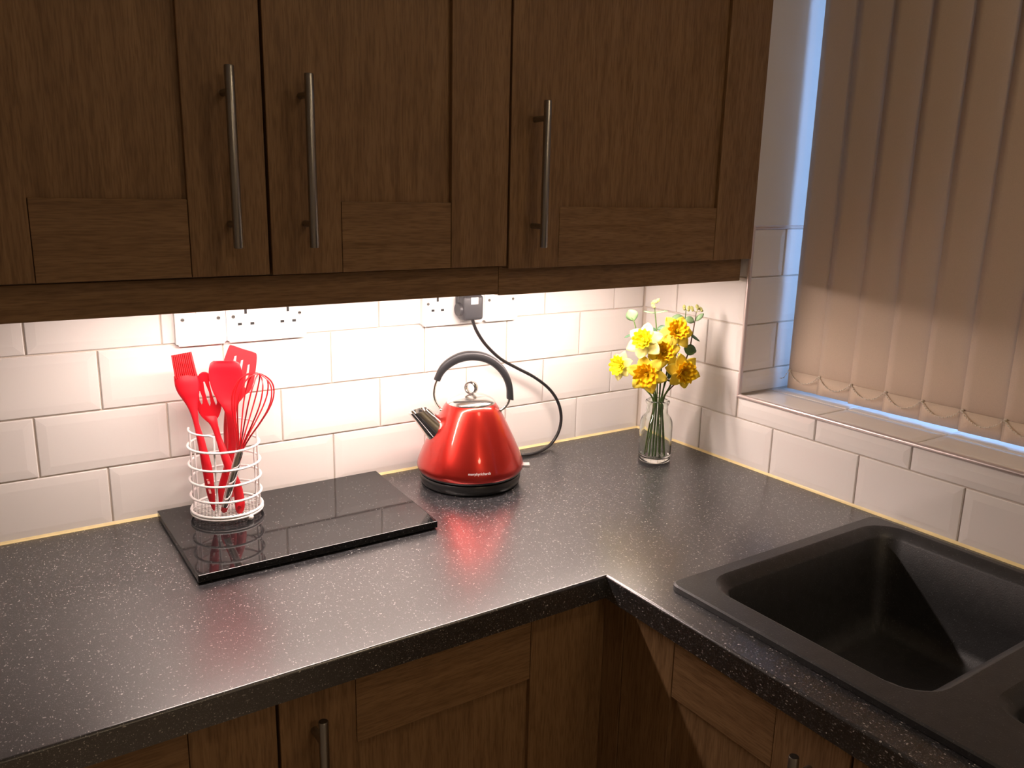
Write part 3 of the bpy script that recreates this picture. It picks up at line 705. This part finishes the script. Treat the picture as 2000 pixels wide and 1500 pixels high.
# solid spoon spatula
t = thing('serving_spatula', L3(430, 984, .004), 'red silicone spoon spatula with broad rounded head in the middle of the holder', 'spatula', 'red kitchen utensils')
bm = bmesh.new()
lofted(bm, refine([(417, 461, 705, 0, .006, .004, .0), (411, 467, 709, 0, .007, .005, .002), (408, 471, 719, 0, .009, .006, .004), (407.5, 474, 733, 0, .010, .006, .006), (410, 475, 748, 0, .011, .006, .007), (416, 473, 766, 0, .012, .006, .007), (424, 469, 781, 0, .012, .007, .005), (433, 464.5, 794, 0, .012, .009, .002), (439.5, 461.5, 807, 0, .012, .010, 0), (443.5, 462, 830, 0, .008, .010, 0), (445, 463, 857, 0, .002, .011, 0), (442, 460, 885, 0, -.003, .011, 0), (436, 453, 915, 0, -.003, .011, 0), (427.5, 443, 945, 0, .0, .010, 0), (424, 437, 968, 0, .004, .008, 0), (426, 434, 985, 0, .005, .005, 0)]))
bmobj('blade', bm, 'silicone_red', t, smooth=True)
# slotted turner
t = thing('slotted_turner', L3(452, 968, -.030), 'lighter red square-ended slotted turner standing at the back of the holder', 'turner', 'red kitchen utensils')
d = -.034
out = catmull([L3(u, v, d) for u, v in ((447, 677), (452, 673.5), (474, 681), (497, 688), (501.5, 694), (500.5, 712), (496, 742), (489, 762), (478, 772), (468, 784), (455, 792), (443, 786), (434, 770), (431, 740), (434, 715), (441, 692))], 4, True)
holes = [[L3(u, v, d) for u, v in q] for q in (((471, 703), (475, 702), (474, 710), (471, 728), (467, 740), (465, 738), (468, 716)), ((484, 712), (487.5, 711), (487, 720), (484, 740), (480, 758), (477.5, 756), (481, 730)), ((458, 695), (462, 694), (461, 704), (458, 722), (455, 734), (452.5, 732), (455, 708)))]
bm = bmesh.new(); plate(bm, out, holes, A.n*.003); bmobj('blade', bm, 'silicone_light', t, bevel=.0008)
bm = bmesh.new()
lofted(bm, refine([(441, 468, 776, 0, d+.002, .004, 0), (440, 461, 792, 0, d+.003, .008, 0), (438, 453, 810, 0, d+.003, .010, 0), (436.5, 451, 840, 0, d+.003, .011, 0), (438, 454, 880, 0, d+.003, .012, 0), (442, 459, 920, 0, d+.003, .012, 0), (446, 460, 955, 0, d+.004, .009, 0), (450, 457, 970, 0, d+.004, .005, 0)]))
bmobj('handle', bm, 'silicone_light', t, smooth=True)
# whisk
t = thing('balloon_whisk', L3(437, 1000, .0445), 'red balloon whisk with polished steel handle leaning right in the holder', 'whisk', 'red kitchen utensils')
WB, WT = L3(439.5, 990, .0445), L3(468.5, 879, .043)
wax = (WT-WB).normalized(); wtop = L3(505, 730, .044)
bm = bmesh.new(); tube(bm, [WB, WB.lerp(WT, .05), WB.lerp(WT, .6), WB.lerp(WT, .96), WT], [.0058, .0064, .0068, .0066, .0052], 24); bmobj('handle', bm, 'chrome', t, smooth=True, angle=50)
bm = bmesh.new(); tube(bm, [WB-wax*.010, WB-wax*.007, WB+wax*.001], [.0025, .0052, .0058], 16); bmobj('end_cap', bm, 'silicone_deep', t, smooth=True)
mid = WT.lerp(wtop, .5); wdir = (wtop-WT).normalized(); sd = (A.r - wdir*A.r.dot(wdir)).normalized(); fd = wdir.cross(sd)
Lw = (wtop-WT).length
bm = None
for k, (th, wid_) in enumerate(((8, .0335), (40, .031), (75, .028), (112, .029), (150, .032))):
    th = math.radians(th); pd = sd*math.cos(th) + fd*math.sin(th); pts = []
    for s_, w_ in ((-.10, .10), (0, .14), (.18, .34), (.38, .66), (.58, .93), (.74, 1.0), (.88, .86), (.965, .52), (1.0, 0.0)):
        pts.append(WT + wdir*(s_*Lw) + pd*(w_*wid_))
    pts += [WT + wdir*(s_*Lw) - pd*(w_*wid_) for s_, w_ in ((.965, .52), (.88, .86), (.74, 1.0), (.58, .93), (.38, .66), (.18, .34), (0, .14), (-.10, .10))]
    bm = bmesh.new(); tube(bm, catmull(pts, 5), .00125, 7); bmobj('wire_loop', bm, 'silicone_deep', t, smooth=True)

# ------------------------------------------------------------------ bottle vase and flowers
VX, VY = -.1400, -.2125
V = Axis(VX, VY)
bm = bmesh.new()
po = [(0, .0006), (.0325, .0006), (.0352, .003), (.0358, .010), (.0360, .045), (.0360, .080), (.0350, .090), (.0315, .0985), (.0265, .1040), (.0242, .1090), (.0236, .1180), (.0238, .1260), (.0258, .1300), (.0266, .1335), (.0258, .1368), (.0236, .1378)]
pi_ = [(.0214, .1368), (.0208, .1300), (.0208, .1120), (.0232, .1060), (.0285, .1000), (.0322, .0910), (.0334, .0800), (.0334, .020), (.0325, .0125), (.0280, .0095), (0, .0088)]
lathe(bm, po+pi_, (VX, VY), 56)
vase = tag(bmobj('bottle_vase', bm, 'glass', None, (VX, VY, 0), smooth=True, angle=60), 'clear glass bottle vase holding daffodils in the tiled corner', 'vase')
def petal_bm(bm, M, length, width, cup, ruffle, phase):
    nu, nv = 7, 5; g = []
    for i in range(nu):
        s = i/(nu-1); wv = width*(math.sin(PI*min(1, s*.94+.06))**.62)*(1-.25*s) if s < 1 else width*.10; row = []
        for j in range(nv):
            q = -1+2*j/(nv-1)
            z = cup*s*s*length + .12*length*(q*q)*s*(1-s)*2 + ruffle*math.sin(phase+s*7+q*2)*length*s - .0
            row.append(bm.verts.new(M @ Vector((length*(.12+.88*s), q*wv/2, z))))
        g.append(row)
    for i in range(nu-1):
        for j in range(nv-1): bm.faces.new((g[i][j], g[i+1][j], g[i+1][j+1], g[i][j+1]))
def daffodil(u, v, d, nrm, R, petal, trumpet, label, foot, tilt=0.0, tr=.52, thl=.48):
    R *= 1.10; c = V.at(u, v, d); n = (V.r*nrm[0] + V.n*nrm[1] + Vector((0, 0, 1))*nrm[2]).normalized()
    xax = n.orthogonal().normalized(); yax = n.cross(xax)
    F0 = Matrix((xax, yax, n)).transposed().to_4x4()
    t = thing('daffodil', V.loc(foot[0], .011, foot[1]), label, 'flower', 'daffodils in the vase')
    for k in range(6):
        bm = bmesh.new(); a = k*PI/3+tilt
        petal_bm(bm, Matrix.Translation(c) @ F0 @ Matrix.Rotation(a, 4, 'Z') @ Matrix.Translation((0, 0, .0006*(k % 2))), R*random.uniform(.93, 1.05), R*.80, random.uniform(-.14, .12), .05, random.uniform(0, 6))
        o = bmobj('petal', bm, petal, t, smooth=True, angle=0)
        sm = o.modifiers.new('solid', 'SOLIDIFY'); sm.thickness = .0005
    bm = bmesh.new(); seg = 60
    for (r0, r1, r2, hh, fq, ph, am) in ((.16, .30, tr, thl, 11, 0, .10), (.10, .20, tr*.66, thl*.92, 9, 1.0, .12)):
        rings = []
        for i in range(6):
            s = i/5; rr = R*(r0 + (r1-r0)*min(1, s*1.6) + (r2-r1)*max(0, s-.35)/.65)
            ring = []
            for k in range(seg):
                a = 2*PI*k/seg; f = am*s*s*math.sin(fq*a+ph) + .05*s*s*math.sin(23*a+ph*3)
                ring.append(bm.verts.new(Matrix.Translation(c) @ F0 @ Vector((rr*(1+f)*math.cos(a), rr*(1+f)*math.sin(a), R*hh*s + R*.07*s*s*math.cos(fq*a+ph)))))
            rings.append(ring)
        for a, b in zip(rings, rings[1:]):
            for k in range(seg): bm.faces.new((a[k], a[(k+1) % seg], b[(k+1) % seg], b[k]))
    for k in range(5):
        a = k*2*PI/5; q = Matrix.Translation(c) @ F0
        tube(bm, [q @ Vector((0, 0, 0)), q @ Vector((R*.06*math.cos(a), R*.06*math.sin(a), R*thl*.8))], R*.035, 5)
    bm.faces.new([bm.verts.new(Matrix.Translation(c) @ F0 @ Vector((R*.17*math.cos(2*PI*k/12), R*.17*math.sin(2*PI*k/12), .0012))) for k in range(12)])
    o = bmobj('trumpet', bm, trumpet, t, smooth=True, angle=0); o.modifiers.new('solid', 'SOLIDIFY').thickness = .0004
    bm = bmesh.new(); b_ = c - n*.012
    neck = V.loc(foot[2], .134, foot[3])
    pts = [c - n*.001, b_, c - n*.024 + Vector((0, 0, -.006)), c.lerp(neck, .55) - n*.010, neck, neck.lerp(V.loc(foot[0], .011, foot[1]), .5), V.loc(foot[0], .011, foot[1])]
    cp = catmull(pts, 5); rr = [.0040 if i < 8 else .0019 for i in range(len(cp))]
    tube(bm, cp, rr, 8); bmobj('stem', bm, 'stem_green', t, smooth=True)
daffodil(1259, 667, .036, (-.25, .80, .42), .0385, 'petal_pale', 'trumpet_lemon', 'daffodil with pale whitish petals and a lemon trumpet', (-.004, .010, -.003, .006), .35, tr=.50)
daffodil(1321, 649, .0, (.22, .75, .45), .0360, 'petal_yellow', 'trumpet_orange', 'highest daffodil, deep yellow, standing against the eucalyptus', (.012, -.006, .008, -.002), .1, tr=.56)
daffodil(1296, 688, .024, (.10, .90, .25), .0345, 'petal_yellow', 'trumpet_orange', 'deep yellow daffodil in the centre of the bunch', (.002, .014, .003, .009), .6, tr=.54)
daffodil(1214, 714, .020, (-.62, .72, .18), .0310, 'petal_pale', 'trumpet_lemon', 'smaller lemon daffodil reaching out towards the kettle', (-.022, .004, -.009, .004), .2, tr=.62)
daffodil(1264, 730, .050, (-.16, .95, .02), .0385, 'petal_yellow', 'trumpet_orange', 'lowest deep yellow daffodil hanging over the bottle neck', (-.012, .016, -.006, .010), .5, tr=.60)
daffodil(1333, 726, .026, (.42, .82, .06), .0365, 'petal_yellow', 'trumpet_orange', 'deep yellow daffodil leaning out towards the window', (.022, .006, .010, .004), .0, tr=.58)
def leaf(bm, c, dr, nr, L, W):
    dr = dr.normalized(); sdv = dr.cross(nr).normalized(); nn = sdv.cross(dr); g = []
    for i in range(7):
        s = i/6; wv = 1.25*W*math.sin(PI*(s*.96+.02))**.7; g.append([bm.verts.new(c + dr*L*s + sdv*wv*q*.5 + nn*(-.10*W*q*q*1.0 - .08*L*s*s)) for q in (-1, -.5, 0, .5, 1)])
    for i in range(6):
        for j in range(4): bm.faces.new((g[i][j], g[i+1][j], g[i+1][j+1], g[i][j+1]))
def sprig(path, leaves, buds, smat, label, foot):
    t = thing('eucalyptus_sprig', V.loc(foot[0], .011, foot[1]), label, 'sprig', 'eucalyptus sprigs in the vase')
    pts = [V.at(u, v, d) for u, v, d in path] + [V.loc(foot[2], .134, foot[3]), V.loc(foot[0], .011, foot[1])]
    cp = catmull(pts, 5); bm = bmesh.new(); tube(bm, cp, [.0007+.0008*min(1, i/10) for i in range(len(cp))], 6); bmobj('stem', bm, smat, t, smooth=True)
    for (u0, v0, u1, v1, d, W, mat, face) in leaves:
        a, b = V.at(u0, v0, d), V.at(u1, v1, d+.002); bm = bmesh.new()
        near = min(cp, key=lambda q: (q-a).length)
        if (near-a).length > .002: tube(bm, [near, a], .0006, 5)
        leaf(bm, a, b-a, (V.n*face[0] + Vector((0, 0, face[1]))).normalized(), (b-a).length, W)
        o = bmobj('leaf', bm, mat, t, smooth=True, angle=0); o.modifiers.new('solid', 'SOLIDIFY').thickness = .0005
    for u, v, d in buds:
        a = V.at(u, v, d); near = min(cp, key=lambda q: (q-a).length); bm = bmesh.new(); tube(bm, [near, a], .0006, 5); ball(bm, a, .0030, 8, 6)
        leaf(bm, a, V.r*random.uniform(-1, 1)+Vector((0, 0, .8)), V.n, .010, .006); bmobj('bud', bm, 'bud', t, smooth=True, angle=0)
sprig([(1233, 620, -.010), (1239, 630, -.010), (1246, 660, -.010), (1262, 720, -.004)], [(1238.5, 627, 1230, 605, -.010, .022, 'leaf_pale', (1, .1)), (1248, 648, 1258, 640, -.01, .011, 'leaf_dark', (.5, .8)), (1234, 652, 1219, 658, -.008, .008, 'leaf_dark', (.3, .9)), (1255, 712, 1240, 718, .0, .008, 'leaf_dark', (.4, .8))], [], 'stem_green', 'eucalyptus sprig topped by one round pale leaf on the kettle side', (-.018, -.012, -.008, -.006))
sprig([(1278, 592, -.012), (1279.5, 612, -.012), (1282, 640, -.012), (1284, 680, -.008)], [(1279, 611, 1257, 605.5, -.012, .007, 'leaf_pale', (.3, .9)), (1280, 610, 1304, 605, -.012, .007, 'leaf_pale', (.3, .9)), (1283, 643, 1298, 636, -.012, .010, 'leaf_dark', (.6, .6)), (1282, 648, 1274, 640, -.012, .008, 'leaf_dark', (.6, .6))], [(1274, 592, -.012), (1282, 590, -.012), (1278, 600, -.010)], 'stem_green', 'upright eucalyptus sprig with a pair of narrow leaves and a tip bud', (-.004, -.016, -.002, -.008))
sprig([(1340, 604, -.034), (1338, 622, -.034), (1333, 645, -.032), (1318, 700, -.016)], [(1337, 622, 1313, 619, -.034, .014, 'leaf_pale', (.8, .4)), (1316, 702, 1306, 741, -.004, .012, 'leaf_dark', (.9, .2)), (1300, 741, 1321, 745, .0, .008, 'leaf_dark', (.3, .9)), (1330, 652, 1326, 676, -.030, .012, 'leaf_dark', (.8, .3))], [(1337, 604, -.034), (1345, 606, -.034)], 'stem_green', 'eucalyptus sprig with one oval leaf just above the highest daffodil', (.010, -.018, .006, -.009))
sprig([(1360, 610, -.020), (1357, 628, -.020), (1353, 650, -.020), (1344, 690, -.014), (1322, 744, .0)], [(1356, 629, 1340, 620, -.018, .013, 'leaf_pale', (.8, .4)), (1357, 627, 1374, 612, -.020, .009, 'leaf_pale', (.7, .5)), (1345, 650, 1368, 665, -.016, .008, 'leaf_dark', (.4, .8)), (1336, 680, 1360, 686, -.010, .020, 'leaf_dark', (.9, .3)), (1325, 690, 1343, 711, -.006, .010, 'leaf_dark', (.7, .5))], [(1363, 603, -.020), (1371, 607, -.020), (1353, 606, -.018)], 'stem_brown', 'budding eucalyptus sprig with brown stem, nearest the window', (.020, -.010, .012, -.006))

# ------------------------------------------------------------------ vertical blind
BXP = .134; pitch = .0772; y0 = -.3405; nsl = 15; chain_pts = []
blind = thing('vertical_blind', (BXP, -.94, .161), 'beige fabric vertical blind drawn shut across the window', 'blind')
for k in range(nsl):
    yl = y0 - k*pitch; wd = .089; tl = math.radians(3.6)
    a = Vector((BXP-.003, yl, 0)); dirv = Vector((math.sin(tl), -math.cos(tl), 0)); nrm = Vector((-math.cos(tl), -math.sin(tl), 0))
    z0s = .1612 + .0006*math.sin(k*2.1); bm = bmesh.new(); g = []; nz = 10
    for i in range(nz+1):
        z = z0s + (1.150-z0s)*i/nz
        g.append([bm.verts.new(a + dirv*(wd*j/6) + nrm*(.0009*math.sin(PI*j/6) + .0007*math.sin(i*.9+k)) + Vector((0, 0, z))) for j in range(7)])
    for i in range(nz):
        for j in range(6): bm.faces.new((g[i][j], g[i][j+1], g[i+1][j+1], g[i+1][j]))
    sl = bmobj('slat', bm, 'blind_fabric', blind, smooth=True, angle=0); sl.modifiers.new('solid', 'SOLIDIFY').thickness = .0007
    bm = bmesh.new(); q0, q1 = a+dirv*.004+nrm*.0012, a+dirv*(wd-.004)+nrm*.0012; g = []
    for z in (z0s+.0004, z0s+.040): g.append([bm.verts.new(q0.lerp(q1, j/6)+nrm*.0010*math.sin(PI*j/6)+Vector((0, 0, z))) for j in range(7)])
    for j in range(6): bm.faces.new((g[0][j], g[0][j+1], g[1][j+1], g[1][j]))
    o = bmobj('weight_pocket', bm, 'blind_fabric', sl, smooth=True, angle=0); o.modifiers.new('solid', 'SOLIDIFY').thickness = .0010
    hk = a + dirv*.003 + nrm*.003 + Vector((0, 0, .2010)); chain_pts.append(hk)
    bm = bmesh.new(); box(bm, hk.x-.002, hk.x+.003, hk.y-.003, hk.y+.002, .1980, .2040, .0008); bmobj('chain_clip', bm, 'chain', sl)
    bm = bmesh.new(); c = a+dirv*wd*.5; box(bm, c.x-.003, c.x+.003, c.y-.012, c.y+.012, 1.148, 1.166, .001); bmobj('hanger', bm, 'upvc', sl)
bm = bmesh.new(); pts = []
for p_, q_ in zip(chain_pts, chain_pts[1:]):
    for k in range(10):
        s = k/10; c = p_.lerp(q_, s); pts.append(Vector((min(p_.x, q_.x)-.0028, c.y, c.z - .0215*4*s*(1-s))))
pts.insert(0, chain_pts[0]+Vector((-.001, .012, -.018))); pts.insert(0, chain_pts[0]+Vector((.0, .024, -.022)))
dense = catmull(pts, 2); tube(bm, dense, .00055, 5); acc = 0
for a, b in zip(dense, dense[1:]):
    acc += (b-a).length
    if acc > .0042: ball(bm, b, .00165, 6, 4); acc = 0
bmobj('bead_chain', bm, 'chain', blind, smooth=True)
hr = bx('headrail', (BXP-.02, BXP+.022, WIN_R+.01, WIN_L-.008, 1.164, 1.200), 'upvc', blind, bevel=.002)
bx('bracket', (BXP-.015, BXP+.015, -.95, -.92, 1.199, WIN_T+.002), 'upvc', hr)
